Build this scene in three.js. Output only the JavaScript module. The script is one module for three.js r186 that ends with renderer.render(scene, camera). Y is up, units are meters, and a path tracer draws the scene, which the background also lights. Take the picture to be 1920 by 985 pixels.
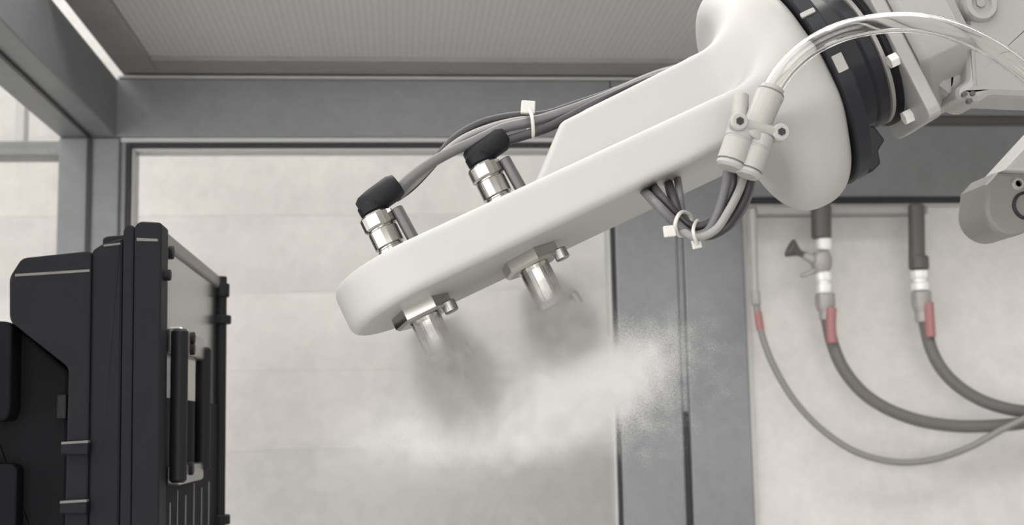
import * as THREE from 'three';
import { RoundedBoxGeometry } from 'three/addons/geometries/RoundedBoxGeometry.js';
import { mergeGeometries, toCreasedNormals } from 'three/addons/utils/BufferGeometryUtils.js';
import { RectAreaLightUniformsLib } from 'three/addons/lights/RectAreaLightUniformsLib.js';

// ---------------------------------------------------------------- camera, light, exposure
const V = (x = 0, y = 0, z = 0) => new THREE.Vector3(x, y, z);
const FOCAL = 2400, EYE = V(0, 1.2, 0);
const camera = new THREE.PerspectiveCamera(2 * Math.atan(492.5 / FOCAL) * 180 / Math.PI, 1920 / 985, 0.05, 40);
// world axes seen from the camera (x right, y down, z forward): taken from the vanishing points of the booth frame
const AX = V(0.99605735, -0.00876284, 0.08827776), AU = V(-0.0198361, -0.99191385, 0.1253533), AD = V(-0.08646548, 0.12661017, 0.9881769);
{
  const m = new THREE.Matrix4().makeBasis(V(AX.x, AU.x, -AD.x), V(-AX.y, -AU.y, AD.y), V(-AX.z, -AU.z, AD.z));
  camera.quaternion.setFromRotationMatrix(m);
  camera.position.copy(EYE);
  camera.focus = 0.86;
  camera.userData.fStop = 11;
}
const scene = new THREE.Scene();
scene.background = new THREE.Color(0x000000);
const renderer = new THREE.WebGLRenderer({ antialias: true });
renderer.toneMapping = THREE.LinearToneMapping;
renderer.toneMappingExposure = 0.87;
renderer.shadowMap.enabled = true;
RectAreaLightUniformsLib.init();
const DAY = new THREE.Color(1.0, 0.985, 0.968), WARM = new THREE.Color(1.0, 0.978, 0.95);
// [x, y, z, width along x, length along z, intensity]
const HALL_LAMPS = [
  [0.1, 2.86, -2.32, 3.4, 0.34, 3.1, 'long white ceiling light panel behind the glazed booth bay'],
  [-1.35, 2.86, -0.9, 0.5, 2.8, 1.2, 'long white ceiling light panel beside the glass side wall'],
  [-0.8, 2.86, 0.4, 2.8, 2.0, 0.75, 'wide white ceiling light panel in front of the open booth'],
];
const BOOTH_LAMP = [0.45, 1.98, -1.12, 1.7, 0.24, 5.0];   // x, y, z, width, length, radiance of the linear light hung over the robot
const SIDE_WINDOW = [-1.1, 1.6, 0.1, 2.0, 1.25];            // z0, z1, y0, y1, radiance of the daylit pane in the hall's left wall
const FRONT_WINDOW = [-2.0, 1.4, 0.15, 2.2, 0.95];   // x0, x1, y0, y1, radiance of the daylit pane in the hall's front wall

// ---------------------------------------------------------------- helpers
let seed = 7;
const rnd = () => { seed = (seed + 0x6d2b79f5) | 0; let t = Math.imul(seed ^ (seed >>> 15), 1 | seed); t = (t + Math.imul(t ^ (t >>> 7), 61 | t)) ^ t; return ((t ^ (t >>> 14)) >>> 0) / 4294967296; };
const gauss = () => Math.sqrt(-2 * Math.log(1 - rnd() + 1e-9)) * Math.cos(6.2831853 * rnd());
// the direction of a measured point, and where it meets the plane at a depth behind the eye
const ray = (px, py) => { const v = V(px - 960, py - 492.5, FOCAL); return V(v.dot(AX), v.dot(AU), -v.dot(AD)); };
const at = (px, py, depth) => { const r = ray(px, py); return r.multiplyScalar(depth / -r.z).add(EYE); };
const used = new Map();
function numbered(name) { const n = used.get(name) ?? 0; used.set(name, n + 1); return n ? name + '_' + String(n).padStart(3, '0') : name; }
function tag(o, label, category, group, kind) {
  o.userData.label = label; o.userData.category = category;
  if (group) o.userData.group = group;
  if (kind) o.userData.kind = kind;
  return o;
}
function thing(name, label, category, base = V(), group, kind) {
  const g = new THREE.Group(); g.name = numbered(name); g.position.copy(base); scene.add(g);
  return tag(g, label, category, group, kind);
}
function rootOf(o) { while (o.parent && o.parent !== scene) o = o.parent; return o; }
function part(parent, name, geo, mat, label) {          // geometry in world coordinates, moved to the thing's base
  const b = rootOf(parent).position;
  geo.translate(-b.x, -b.y, -b.z);
  const m = new THREE.Mesh(geo, mat); m.name = name; m.castShadow = m.receiveShadow = true;
  if (label) m.userData.label = label;
  parent.add(m); return m;
}
function uvMetres(g) {
  const n = g.attributes.normal, p = g.attributes.position, uv = new Float32Array(p.count * 2);
  for (let i = 0; i < p.count; i++) {
    const ax = Math.abs(n.getX(i)), ay = Math.abs(n.getY(i)), az = Math.abs(n.getZ(i));
    if (ax >= ay && ax >= az) { uv[2 * i] = p.getZ(i); uv[2 * i + 1] = p.getY(i); } else if (ay >= az) { uv[2 * i] = p.getX(i); uv[2 * i + 1] = p.getZ(i); } else { uv[2 * i] = p.getX(i); uv[2 * i + 1] = p.getY(i); }
  }
  g.setAttribute('uv', new THREE.BufferAttribute(uv, 2)); return g;
}
function box(x0, x1, y0, y1, z0, z1, r = 0.0015) {
  const w = x1 - x0, h = y1 - y0, d = z1 - z0, rr = Math.min(r, w * 0.45, h * 0.45, d * 0.45);
  const g = rr > 0 ? new RoundedBoxGeometry(w, h, d, 2, rr) : new THREE.BoxGeometry(w, h, d);
  g.translate((x0 + x1) / 2, (y0 + y1) / 2, (z0 + z1) / 2);
  return uvMetres(g);
}
const join = (...gs) => mergeGeometries(gs.flat().map((g) => { const q = g.index ? g.toNonIndexed() : g; for (const k of Object.keys(q.attributes)) if (!['position', 'normal', 'uv'].includes(k)) q.deleteAttribute(k); return q; }));
function frameOf(dir) { const q = new THREE.Quaternion().setFromUnitVectors(V(0, 1, 0), dir.clone().normalize()); return q; }
function lathe(origin, dir, profile, seg = 40, crease = 0.6) {       // profile: [radius, height along dir]
  let g = new THREE.LatheGeometry(profile.map(([r, h]) => new THREE.Vector2(Math.max(r, 1e-5), h)), seg);
  g = toCreasedNormals(g, crease);
  g.applyQuaternion(frameOf(dir)); g.translate(origin.x, origin.y, origin.z); return g;
}
// a closed turned cylinder with chamfered ends
function rod(a, b, r, r2 = r, c = 0.15, seg = 28) {
  const d = b.clone().sub(a), L = d.length(), k = Math.min(r, r2) * c;
  return lathe(a, d, [[0, 0], [r - k, 0], [r, k], [r2, L - k], [r2 - k, L], [0, L]], seg);
}
function hexRod(a, b, r, turn = 0) {
  const d = b.clone().sub(a), L = d.length(), k = r * 0.09;
  let g = new THREE.LatheGeometry([[0, 0], [r - k, 0], [r, k], [r, L - k], [r - k, L], [0, L]].map(([x, y]) => new THREE.Vector2(Math.max(x, 1e-5), y)), 6);
  g = toCreasedNormals(g, 0.3); g.rotateY(turn); g.applyQuaternion(frameOf(d)); g.translate(a.x, a.y, a.z); return g;
}
function tube(pts, r, seg = 80, rad = 14, closed = false) {
  const c = new THREE.CatmullRomCurve3(pts, closed, 'centripetal');
  const g = new THREE.TubeGeometry(c, seg, r, rad, closed);
  if (closed) return g;
  const caps = [0, 1].map((u) => { const p = c.getPoint(u), t = c.getTangent(u).multiplyScalar(u ? 1 : -1), q = new THREE.CircleGeometry(r, rad); q.applyQuaternion(new THREE.Quaternion().setFromUnitVectors(V(0, 0, 1), t)); q.translate(p.x, p.y, p.z); return q; });
  return join(g, ...caps);
}
// an outline in the plane spanned by ex, ey from origin, pushed along ez
function plate(outline, origin, ex, ey, ez, thick, bevel = 0.002, holes = []) {
  const s = new THREE.Shape(outline.map(([x, y]) => new THREE.Vector2(x, y)));
  for (const h of holes) s.holes.push(new THREE.Path(h.map(([x, y]) => new THREE.Vector2(x, y))));
  let g = new THREE.ExtrudeGeometry(s, { depth: thick - 2 * bevel, bevelEnabled: bevel > 0, bevelThickness: bevel, bevelSize: bevel, bevelOffset: -bevel, bevelSegments: 2, curveSegments: 16 });
  g.translate(0, 0, bevel);
  g = toCreasedNormals(g, 0.35);
  const mt = new THREE.Matrix4().makeBasis(ex, ey, ez).setPosition(origin);
  g.applyMatrix4(mt);
  if (mt.determinant() < 0) { const q = g.index ? g.toNonIndexed() : g; for (const k of Object.keys(q.attributes)) { const a = q.attributes[k], n = a.itemSize; for (let i = 0; i < a.count; i += 3) for (let c = 0; c < n; c++) { const v = a.array[i * n + c]; a.array[i * n + c] = a.array[(i + 1) * n + c]; a.array[(i + 1) * n + c] = v; } } return q; }
  return g;
}
const ring = (cx, cy, r, n = 24) => Array.from({ length: n }, (_, i) => [cx + r * Math.cos(i / n * 6.2831853), cy + r * Math.sin(i / n * 6.2831853)]);
// rounds the corners of an outline
function rounded(pts, r, n = 5) {
  const out = [], L = pts.length;
  for (let i = 0; i < L; i++) {
    const p = new THREE.Vector2(...pts[i]), a = new THREE.Vector2(...pts[(i + L - 1) % L]), b = new THREE.Vector2(...pts[(i + 1) % L]);
    const ri = Array.isArray(r) ? r[i] : r, k = Math.min(ri, p.distanceTo(a) * 0.45, p.distanceTo(b) * 0.45);
    const u = a.clone().sub(p).setLength(k).add(p), w = b.clone().sub(p).setLength(k).add(p);
    for (let j = 0; j <= n; j++) { const t = j / n; out.push([(1 - t) ** 2 * u.x + 2 * t * (1 - t) * p.x + t * t * w.x, (1 - t) ** 2 * u.y + 2 * t * (1 - t) * p.y + t * t * w.y]); }
  }
  return out;
}
// surface nets over a signed distance given in its own axes
function surfaceNet(sdf, lo, hi, cell) {
  const nx = Math.ceil((hi.x - lo.x) / cell) + 1, ny = Math.ceil((hi.y - lo.y) / cell) + 1, nz = Math.ceil((hi.z - lo.z) / cell) + 1;
  const val = new Float32Array(nx * ny * nz), id = (i, j, k) => (k * ny + j) * nx + i;
  for (let k = 0; k < nz; k++) for (let j = 0; j < ny; j++) for (let i = 0; i < nx; i++) val[id(i, j, k)] = sdf(lo.x + i * cell, lo.y + j * cell, lo.z + k * cell);
  const vert = new Int32Array(nx * ny * nz).fill(-1), pos = [], idx = [];
  const E = [[0, 1], [2, 3], [4, 5], [6, 7], [0, 2], [1, 3], [4, 6], [5, 7], [0, 4], [1, 5], [2, 6], [3, 7]];
  for (let k = 0; k < nz - 1; k++) for (let j = 0; j < ny - 1; j++) for (let i = 0; i < nx - 1; i++) {
    const c = []; let m = 0;
    for (let q = 0; q < 8; q++) { c.push(val[id(i + (q & 1), j + ((q >> 1) & 1), k + (q >> 2))]); if (c[q] < 0) m++; }
    if (m === 0 || m === 8) continue;
    let x = 0, y = 0, z = 0, n = 0;
    for (const [a, b] of E) if ((c[a] < 0) !== (c[b] < 0)) { const t = c[a] / (c[a] - c[b]); x += (a & 1) + t * ((b & 1) - (a & 1)); y += ((a >> 1) & 1) + t * (((b >> 1) & 1) - ((a >> 1) & 1)); z += (a >> 2) + t * ((b >> 2) - (a >> 2)); n++; }
    vert[id(i, j, k)] = pos.length / 3; pos.push(lo.x + (i + x / n) * cell, lo.y + (j + y / n) * cell, lo.z + (k + z / n) * cell);
  }
  const quad = (a, b, c, d, flip) => { if (a < 0 || b < 0 || c < 0 || d < 0) return; if (flip) idx.push(a, c, b, a, d, c); else idx.push(a, b, c, a, c, d); };
  for (let k = 1; k < nz - 1; k++) for (let j = 1; j < ny - 1; j++) for (let i = 1; i < nx - 1; i++) {
    const s = val[id(i, j, k)] < 0;
    if (s !== (val[id(i + 1, j, k)] < 0)) quad(vert[id(i, j - 1, k - 1)], vert[id(i, j, k - 1)], vert[id(i, j, k)], vert[id(i, j - 1, k)], !s);
    if (s !== (val[id(i, j + 1, k)] < 0)) quad(vert[id(i - 1, j, k - 1)], vert[id(i - 1, j, k)], vert[id(i, j, k)], vert[id(i, j, k - 1)], !s);
    if (s !== (val[id(i, j, k + 1)] < 0)) quad(vert[id(i - 1, j - 1, k)], vert[id(i, j - 1, k)], vert[id(i, j, k)], vert[id(i - 1, j, k)], !s);
  }
  const nor = new Float32Array(pos.length), e = cell * 0.6;
  for (let i = 0; i < pos.length; i += 3) {
    const [x, y, z] = [pos[i], pos[i + 1], pos[i + 2]];
    const n = V(sdf(x + e, y, z) - sdf(x - e, y, z), sdf(x, y + e, z) - sdf(x, y - e, z), sdf(x, y, z + e) - sdf(x, y, z - e)).normalize();
    nor[i] = n.x; nor[i + 1] = n.y; nor[i + 2] = n.z;
  }
  const g = new THREE.BufferGeometry();
  g.setAttribute('position', new THREE.Float32BufferAttribute(pos, 3));
  g.setAttribute('normal', new THREE.BufferAttribute(nor, 3));
  g.setIndex(idx); return g;
}

// ---------------------------------------------------------------- materials
function grainTexture(n, fn, srgb = false) {
  const d = new Uint8Array(n * n * 4);
  for (let y = 0; y < n; y++) for (let x = 0; x < n; x++) { const v = fn(x / n, y / n); d.set([v[0], v[1], v[2], 255], (y * n + x) * 4); }
  const t = new THREE.DataTexture(d, n, n); t.wrapS = t.wrapT = THREE.RepeatWrapping; t.magFilter = THREE.LinearFilter; t.minFilter = THREE.LinearFilter;
  if (srgb) t.colorSpace = THREE.SRGBColorSpace;
  t.needsUpdate = true; return t;
}
const smooth = (t) => t * t * (3 - 2 * t);
function tiledNoise(nx, ny) {
  const a = Array.from({ length: nx * ny }, rnd);
  return (u, v) => { const x = u * nx, y = v * ny, i = Math.floor(x), j = Math.floor(y), fx = smooth(x - i), fy = smooth(y - j), g = (p, q) => a[((q % ny + ny) % ny) * nx + (p % nx + nx) % nx]; return (g(i, j) * (1 - fx) + g(i + 1, j) * fx) * (1 - fy) + (g(i, j + 1) * (1 - fx) + g(i + 1, j + 1) * fx) * fy; };
}
const nA = tiledNoise(6, 6), nB = tiledNoise(40, 40), nC = tiledNoise(3, 180), nD = tiledNoise(120, 120);
const mottled = (lo, hi) => grainTexture(256, (u, v) => { const t = 0.45 * nA(u, v) + 0.3 * nB(u, v) + 0.25 * nD(u, v), q = Math.round(lo + (hi - lo) * t); return [q, q, q]; }, true);
const fineBump = grainTexture(256, (u, v) => { const q = Math.round(255 * (0.5 * nD(u, v) + 0.5 * nB(u, v))); return [q, q, q]; });
const speck = mottled(226, 255), speck2 = mottled(205, 255);
const lin = (r, g = r, b = r) => new THREE.Color().setRGB(r, g, b);
function std(name, color, roughness, o = {}) { const m = new THREE.MeshPhysicalMaterial({ color, roughness, ...o }); m.name = name; return m; }
const tile = (t, k) => { const c = t.clone(); c.repeat.set(k, k); c.needsUpdate = true; return c; };
const M = {
  hallWhite: [0.80, 0.755, 0.83, 0.78].map((k, i) => std('painted_cladding_' + i, lin(k, k * 0.984, k * 0.964), 0.6, { map: tile(speck, 0.9 + 0.1 * i) })),
  hallPlain: std('hall_paint', lin(0.78, 0.76, 0.735), 0.7, { map: tile(speck, 0.7) }),
  concrete: std('sealed_concrete', lin(0.46, 0.455, 0.45), 0.55, { map: tile(speck2, 0.6), bumpMap: fineBump, bumpScale: 0.0006 }),
  alu: std('anodised_aluminium', lin(0.25, 0.262, 0.272), 0.42, { metalness: 0.2, map: tile(speck, 2) }),
  aluLight: std('bright_aluminium_bead', lin(0.52, 0.52, 0.515), 0.4, { metalness: 0.2 }),
  ceilingFrame: std('ceiling_frame_metal', lin(0.36, 0.355, 0.355), 0.5, { metalness: 0.2, map: tile(speck, 2) }),
  gasket: std('black_rubber_gasket', lin(0.022, 0.022, 0.026), 0.55),
  glass: std('clear_pane', lin(0.97, 0.97, 0.965), 0.02, { transmission: 1, thickness: 0, ior: 1.45, specularIntensity: 0.12 }),
  whitePanel: std('white_sheet_panel', lin(0.76, 0.745, 0.725), 0.4, { map: tile(speck, 1.1) }),
  robotWhite: std('white_nylon', lin(0.465, 0.458, 0.448), 0.5, { bumpMap: fineBump, bumpScale: 0.00004 }),
  robotGrey: std('cast_robot_paint', lin(0.35, 0.346, 0.338), 0.42),
  elbowGrey: std('grey_elbow_paint', lin(0.215, 0.21, 0.2), 0.45),
  robotSeam: std('seam_grey', lin(0.2, 0.2, 0.2), 0.6),
  black: std('black_anodised', lin(0.02, 0.021, 0.026), 0.42, { specularIntensity: 0.5 }),
  blackSoft: std('black_moulded_rubber', lin(0.009, 0.009, 0.012), 0.5, { specularIntensity: 0.5 }),
  steel: std('nickel_plated_brass', lin(0.5, 0.49, 0.465), 0.2, { metalness: 1 }),
  steelDull: std('zinc_steel', lin(0.42, 0.41, 0.4), 0.33, { metalness: 1 }),
  darkSteel: std('dark_steel', lin(0.14, 0.14, 0.145), 0.4, { metalness: 0.6 }),
  cableGrey: std('grey_cable_sheath', lin(0.125, 0.125, 0.13), 0.38),
  cableDark: std('dark_cable_sheath', lin(0.033, 0.032, 0.035), 0.42),
  cablePale: std('pale_cable_sheath', lin(0.27, 0.267, 0.262), 0.38),
  nylonTie: std('natural_nylon', lin(0.62, 0.61, 0.58), 0.45),
  fitting: std('pale_grey_fitting_plastic', lin(0.38, 0.375, 0.36), 0.36),
  fittingRing: std('release_ring_grey', lin(0.16, 0.16, 0.16), 0.45),
  clearTube: std('clear_tube', lin(0.98, 0.98, 0.97), 0.04, { transmission: 1, thickness: 0.002, ior: 1.42 }),
  boxDark: std('charcoal_powder_coat', lin(0.0135, 0.014, 0.0175), 0.55, { specularIntensity: 0.25,  bumpMap: fineBump, bumpScale: 0.00005 }),
  boxDarker: std('black_moulding', lin(0.007, 0.0075, 0.0095), 0.6, { specularIntensity: 0.2 }),
  boxEdge: std('worn_charcoal_edge', lin(0.16, 0.155, 0.15), 0.5),
  railGrey: std('grey_frame_rail', lin(0.16, 0.157, 0.153), 0.42),
  deckWhite: std('white_deck_sheet', lin(0.82, 0.81, 0.80), 0.6, { map: tile(speck2, 1) }),
  polished: std('polished_steel_plate', lin(0.36, 0.355, 0.34), 0.2, { metalness: 1 }),
  coated: std('dark_gloss_coat', lin(0.012, 0.012, 0.015), 0.6, { specularIntensity: 0.1 }),
  pipeDark: std('dark_grey_pipe', lin(0.095, 0.09, 0.09), 0.5),
  manifold: std('grey_manifold', lin(0.33, 0.325, 0.32), 0.5),
  unionWhite: std('chromed_union', lin(0.86, 0.855, 0.84), 0.3, { metalness: 0.15 }),
  valveBody: std('cast_valve_body', lin(0.36, 0.35, 0.335), 0.45, { metalness: 0.3 }),
  red: std('dull_red_sleeve', lin(0.36, 0.165, 0.165), 0.55),
  hose: std('grey_rubber_hose', lin(0.14, 0.138, 0.132), 0.5),
  hoseThin: std('thin_grey_hose', lin(0.24, 0.237, 0.228), 0.45),
  lamp: std('lamp_diffuser', lin(0.9), 0.5, { emissive: WARM.clone(), emissiveIntensity: 1.6 }),
  lampFrame: std('lamp_frame', lin(0.7), 0.5),
  mistGrey: std('grey_paint_droplet', lin(0.72, 0.71, 0.70), 1, { transmission: 0.3, thickness: 0 }),
  mistWhite: std('white_paint_droplet', lin(0.985, 0.98, 0.972), 1, { transmission: 0.15, thickness: 0 }),
};
// perforated sheet: round holes at 9 mm pitch, too fine to pick apart from here
const perforated = grainTexture(128, (u, v) => { const x = (u * 4) % 1 - 0.5, y = (v * 4) % 1 - 0.5, h = Math.hypot(x, y) < 0.24, q = h ? 222 : 238 + Math.round(18 * nB(u, v)); return [q, q, q]; }, true);
perforated.repeat.set(1 / 0.036, 1 / 0.036);
M.perforated = std('perforated_grey_sheet', lin(0.58, 0.58, 0.576), 0.55, { map: perforated });

// ---------------------------------------------------------------- the hall
const Y = (y) => EYE.y + y;
const HX0 = -2.3, HX1 = 2.7, HZ0 = -2.72, HZ1 = 2.4, HY = 2.9;
{
  const wb = thing('wall_back', 'pale hall wall of wide horizontal cladding boards seen behind the booth glass', 'wall', V(0, 0, HZ0), null, 'structure');
  part(wb, 'wall_core', box(HX0, HX1, 0, HY, HZ0 - 0.12, HZ0 - 0.012, 0), M.hallPlain);
  const H = 0.165; let k = 0;
  for (let y = 0.0; y < HY; y += H, k++) part(wb, 'board', box(HX0, HX1, y, Math.min(HY, y + H), HZ0 - 0.014, HZ0, 0.0012), M.hallWhite[(k * 7 + (k >> 2)) % 4]);
  const plain = (name, label, cat, ...b) => { const o = thing(name, label, cat, V((b[0] + b[1]) / 2, b[2], (b[4] + b[5]) / 2), null, 'structure'); return o; };
  const wl = plain('wall_left', 'pale painted hall wall beyond the glass side of the booth', 'wall', HX0 - 0.12, HX0, 0, HY, HZ0, HZ1);
  {
    const [z0, z1, y0, y1, glow] = SIDE_WINDOW;
    for (const b of [[0, HY, HZ0 - 0.12, z0], [0, HY, z1, HZ1 + 0.12], [0, y0, z0, z1], [y1, HY, z0, z1]]) part(wl, 'wall_core', box(HX0 - 0.12, HX0, ...b, 0), M.hallPlain);
    const wn = plain('window_4', 'long frosted daylight window in the hall wall beside the glass side of the booth', 'window', HX0 - 0.06, HX0, y0, y1, z0, z1);
    part(wn, 'pane', box(HX0 - 0.06, HX0 - 0.05, y0, y1, z0, z1, 0), M.lamp);
    for (let i = 0; i <= 3; i++) { const z = z0 + (z1 - z0) * i / 3; part(wn, 'mullion', box(HX0 - 0.049, HX0 - 0.02, y0, y1, z - 0.02, z + 0.02, 0.002), M.lampFrame); }
    const a = new THREE.RectAreaLight(DAY, glow, z1 - z0, y1 - y0);
    a.name = 'daylight'; a.rotation.y = -Math.PI / 2; a.position.set(HX0 - 0.012, (y0 + y1) / 2, (z0 + z1) / 2).sub(wn.position); wn.add(a);
  }
  const wr = plain('wall_right', 'painted hall wall beyond the hoses side of the booth', 'wall', HX1, HX1 + 0.12, 0, HY, HZ0, HZ1);
  part(wr, 'wall_core', box(HX1, HX1 + 0.12, 0, HY, HZ0 - 0.12, HZ1 + 0.12, 0), M.hallPlain);
  const wf = plain('wall_front', 'painted hall wall facing the open booth', 'wall', HX0, HX1, 0, HY, HZ1, HZ1 + 0.12);
  const [wx0, wx1, wy0, wy1, glow] = FRONT_WINDOW;
  for (const b of [[HX0, wx0, 0, HY], [wx1, HX1, 0, HY], [wx0, wx1, 0, wy0], [wx0, wx1, wy1, HY]]) part(wf, 'wall_core', box(...b, HZ1, HZ1 + 0.12, 0), M.hallPlain);
  const wn = plain('window_3', 'wide frosted daylight window in the hall wall facing the open booth', 'window', wx0, wx1, wy0, wy1, HZ1, HZ1 + 0.06);
  part(wn, 'pane', box(wx0, wx1, wy0, wy1, HZ1 + 0.05, HZ1 + 0.06, 0), M.lamp);
  for (let i = 0; i <= 3; i++) { const x = wx0 + (wx1 - wx0) * i / 3; part(wn, 'mullion', box(x - 0.02, x + 0.02, wy0, wy1, HZ1 + 0.02, HZ1 + 0.049, 0.002), M.lampFrame); }
  const a = new THREE.RectAreaLight(DAY, glow, wx1 - wx0, wy1 - wy0);
  a.name = 'daylight'; a.position.set((wx0 + wx1) / 2, (wy0 + wy1) / 2, HZ1 + 0.012).sub(wn.position); wn.add(a);
  const fl = plain('floor', 'sealed grey concrete hall floor', 'floor', HX0, HX1, -0.1, 0, HZ0, HZ1);
  part(fl, 'slab', box(HX0 - 0.12, HX1 + 0.12, -0.1, 0, HZ0 - 0.12, HZ1 + 0.12, 0), M.concrete);
  const ce = plain('ceiling', 'flat pale hall ceiling above the booth', 'ceiling', HX0, HX1, HY, HY + 0.1, HZ0, HZ1);
  part(ce, 'slab', box(HX0 - 0.12, HX1 + 0.12, HY, HY + 0.1, HZ0 - 0.12, HZ1 + 0.12, 0), M.hallPlain);
}
for (const [x, y, z, w, l, power, label] of HALL_LAMPS) {
  const t = thing('ceiling_light', label, 'light', V(x, HY, z));
  const b = 0.02;
  part(t, 'frame', join(box(x - w / 2 - b, x + w / 2 + b, y - 0.005, HY - 0.001, z - l / 2 - b, z - l / 2), box(x - w / 2 - b, x + w / 2 + b, y - 0.005, HY - 0.001, z + l / 2, z + l / 2 + b), box(x - w / 2 - b, x - w / 2, y - 0.005, HY - 0.001, z - l / 2, z + l / 2), box(x + w / 2, x + w / 2 + b, y - 0.005, HY - 0.001, z - l / 2, z + l / 2)), M.lampFrame);
  part(t, 'diffuser', box(x - w / 2, x + w / 2, y, HY - 0.002, z - l / 2, z + l / 2, 0), M.lamp);
  const a = new THREE.RectAreaLight(WARM, power, w, l);
  a.name = 'hall_lamp'; a.position.set(0, y - 0.012 - HY, 0); a.rotation.x = -Math.PI / 2; t.add(a);
}

{
  const [x, y, z, w, l, power] = BOOTH_LAMP, t = thing('linear_light', 'long linear light hung over the robot arm in the booth', 'light', V(x, y, z));
  const h = part(t, 'housing', box(x - w / 2 - 0.02, x + w / 2 + 0.02, y + 0.012, y + 0.06, z - l / 2 - 0.02, z + l / 2 + 0.02, 0.006), M.lampFrame);
  part(t, 'diffuser', box(x - w / 2, x + w / 2, y, y + 0.0118, z - l / 2, z + l / 2, 0), M.lamp);
  for (const k of [-0.4, 0.4]) part(t, 'suspension_wire', rod(V(x + k * w, y + 0.0602, z), V(x + k * w, HY - 0.001, z), 0.003, 0.003), M.lampFrame);
  const a = new THREE.RectAreaLight(WARM, power, w, l);
  a.name = 'booth_lamp'; a.position.set(0, -0.006, 0); a.rotation.x = -Math.PI / 2; t.add(a);
}

// ---------------------------------------------------------------- the booth
const BZ = -1.9;                               // front face of the back frame
const XL = -0.4976, CEIL = 0.53, FRONT = -0.72, CFRONT = -1.5; // outside of the side beam, underside of the ceiling frame, open front edge
function trim(n, label, base, list) {
  const t = thing('trim_' + n, label, 'frame', base, null, 'structure');
  for (const [name, mat, ...b] of list) part(t, name, box(...b), mat);
  return t;
}
const BOT = -1.15;                             // frame foot below the eye: 5 cm off the floor
trim(1, 'grey aluminium corner post between the side glass and the back glass', V(-0.45, 0.0, BZ - 0.04), [
  ['post', M.alu, XL, -0.4095, 0.0, Y(0.4335), BZ - 0.085, BZ, 0.003],
  ['lip', M.alu, -0.4092, -0.4015, Y(BOT), Y(0.4335), BZ - 0.07, BZ - 0.006, 0.001],
  ['gasket', M.gasket, -0.4012, -0.3945, Y(BOT), Y(0.4265), BZ - 0.06, BZ - 0.008, 0.001],
  ['bead', M.aluLight, -0.3942, -0.3905, Y(BOT), Y(0.4192), BZ - 0.05, BZ - 0.012, 0.001],
]);
trim(2, 'grey aluminium beam above the wide back glass', V(-0.04, Y(0.4335), BZ - 0.04), [
  ['beam', M.alu, XL, 0.327, Y(0.434), Y(0.5225), BZ - 0.085, BZ, 0.0025],
  ['lip', M.aluLight, -0.409, 0.322, Y(0.4268), Y(0.4337), BZ - 0.07, BZ - 0.003, 0.001],
  ['gasket', M.gasket, -0.394, 0.322, Y(0.4196), Y(0.4265), BZ - 0.06, BZ - 0.008, 0.001],
  ['bead', M.aluLight, -0.39, 0.318, Y(0.4152), Y(0.4193), BZ - 0.05, BZ - 0.012, 0.001],
  ['top_lip', M.aluLight, -0.413, 0.53, Y(0.5228), Y(0.5268), BZ - 0.03, BZ + 0.004, 0.0008],
]);
trim(3, 'grey aluminium side beam above the glass side wall', V(-0.456, Y(0.4335), -1.2), [
  ['beam', M.alu, XL, -0.415, Y(0.434), Y(0.5225), BZ + 0.0004, FRONT, 0.0025],
  ['gasket', M.gasket, -0.4555, -0.4495, Y(0.4305), Y(0.4338), BZ + 0.004, FRONT - 0.09, 0.0008],
]);
trim(4, 'grey aluminium post at the right edge of the wide back glass', V(0.37, 0, BZ - 0.04), [
  ['post', M.alu, 0.3278, 0.4225, 0.0, Y(0.5225), BZ - 0.085, BZ, 0.003],
  ['gasket', M.gasket, 0.3222, 0.3275, Y(BOT), Y(0.4192), BZ - 0.06, BZ - 0.006, 0.001],
  ['bead', M.aluLight, 0.3185, 0.322, Y(BOT), Y(0.415), BZ - 0.05, BZ - 0.01, 0.001],
]);
trim(5, 'grey aluminium post at the left edge of the hose bay', V(0.48, 0, BZ - 0.04), [
  ['post', M.alu, 0.4327, 0.526, 0.0, Y(0.5225), BZ - 0.085, BZ, 0.003],
  ['joint_seal', M.gasket, 0.4228, 0.4324, Y(BOT), Y(0.012), BZ - 0.06, BZ - 0.006, 0.001],
  ['joint_cover', M.alu, 0.4228, 0.4324, Y(0.013), Y(0.52), BZ - 0.06, BZ - 0.004, 0.002],
  ['edge_bead', M.aluLight, 0.5263, 0.5325, Y(BOT), Y(0.331), BZ - 0.03, BZ - 0.006, 0.001],
]);
trim(6, 'grey aluminium beam above the hose bay', V(0.94, Y(0.339), BZ - 0.04), [
  ['beam', M.alu, 0.5263, 1.36, Y(0.339), Y(0.4524), BZ - 0.085, BZ, 0.0025],
  ['shadow_joint', M.pipeDark, 0.5263, 1.36, Y(0.4527), Y(0.468), BZ - 0.085, BZ - 0.008, 0.0005],
  ['upper_rail', M.alu, 0.5263, 1.36, Y(0.4683), Y(0.5225), BZ - 0.085, BZ, 0.002],
  ['gasket', M.gasket, 0.5265, 1.36, Y(0.3312), Y(0.3387), BZ - 0.05, BZ - 0.004, 0.001],
  ['bead', M.aluLight, 0.533, 1.36, Y(0.3262), Y(0.3309), BZ - 0.04, BZ - 0.012, 0.001],
]);
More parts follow.
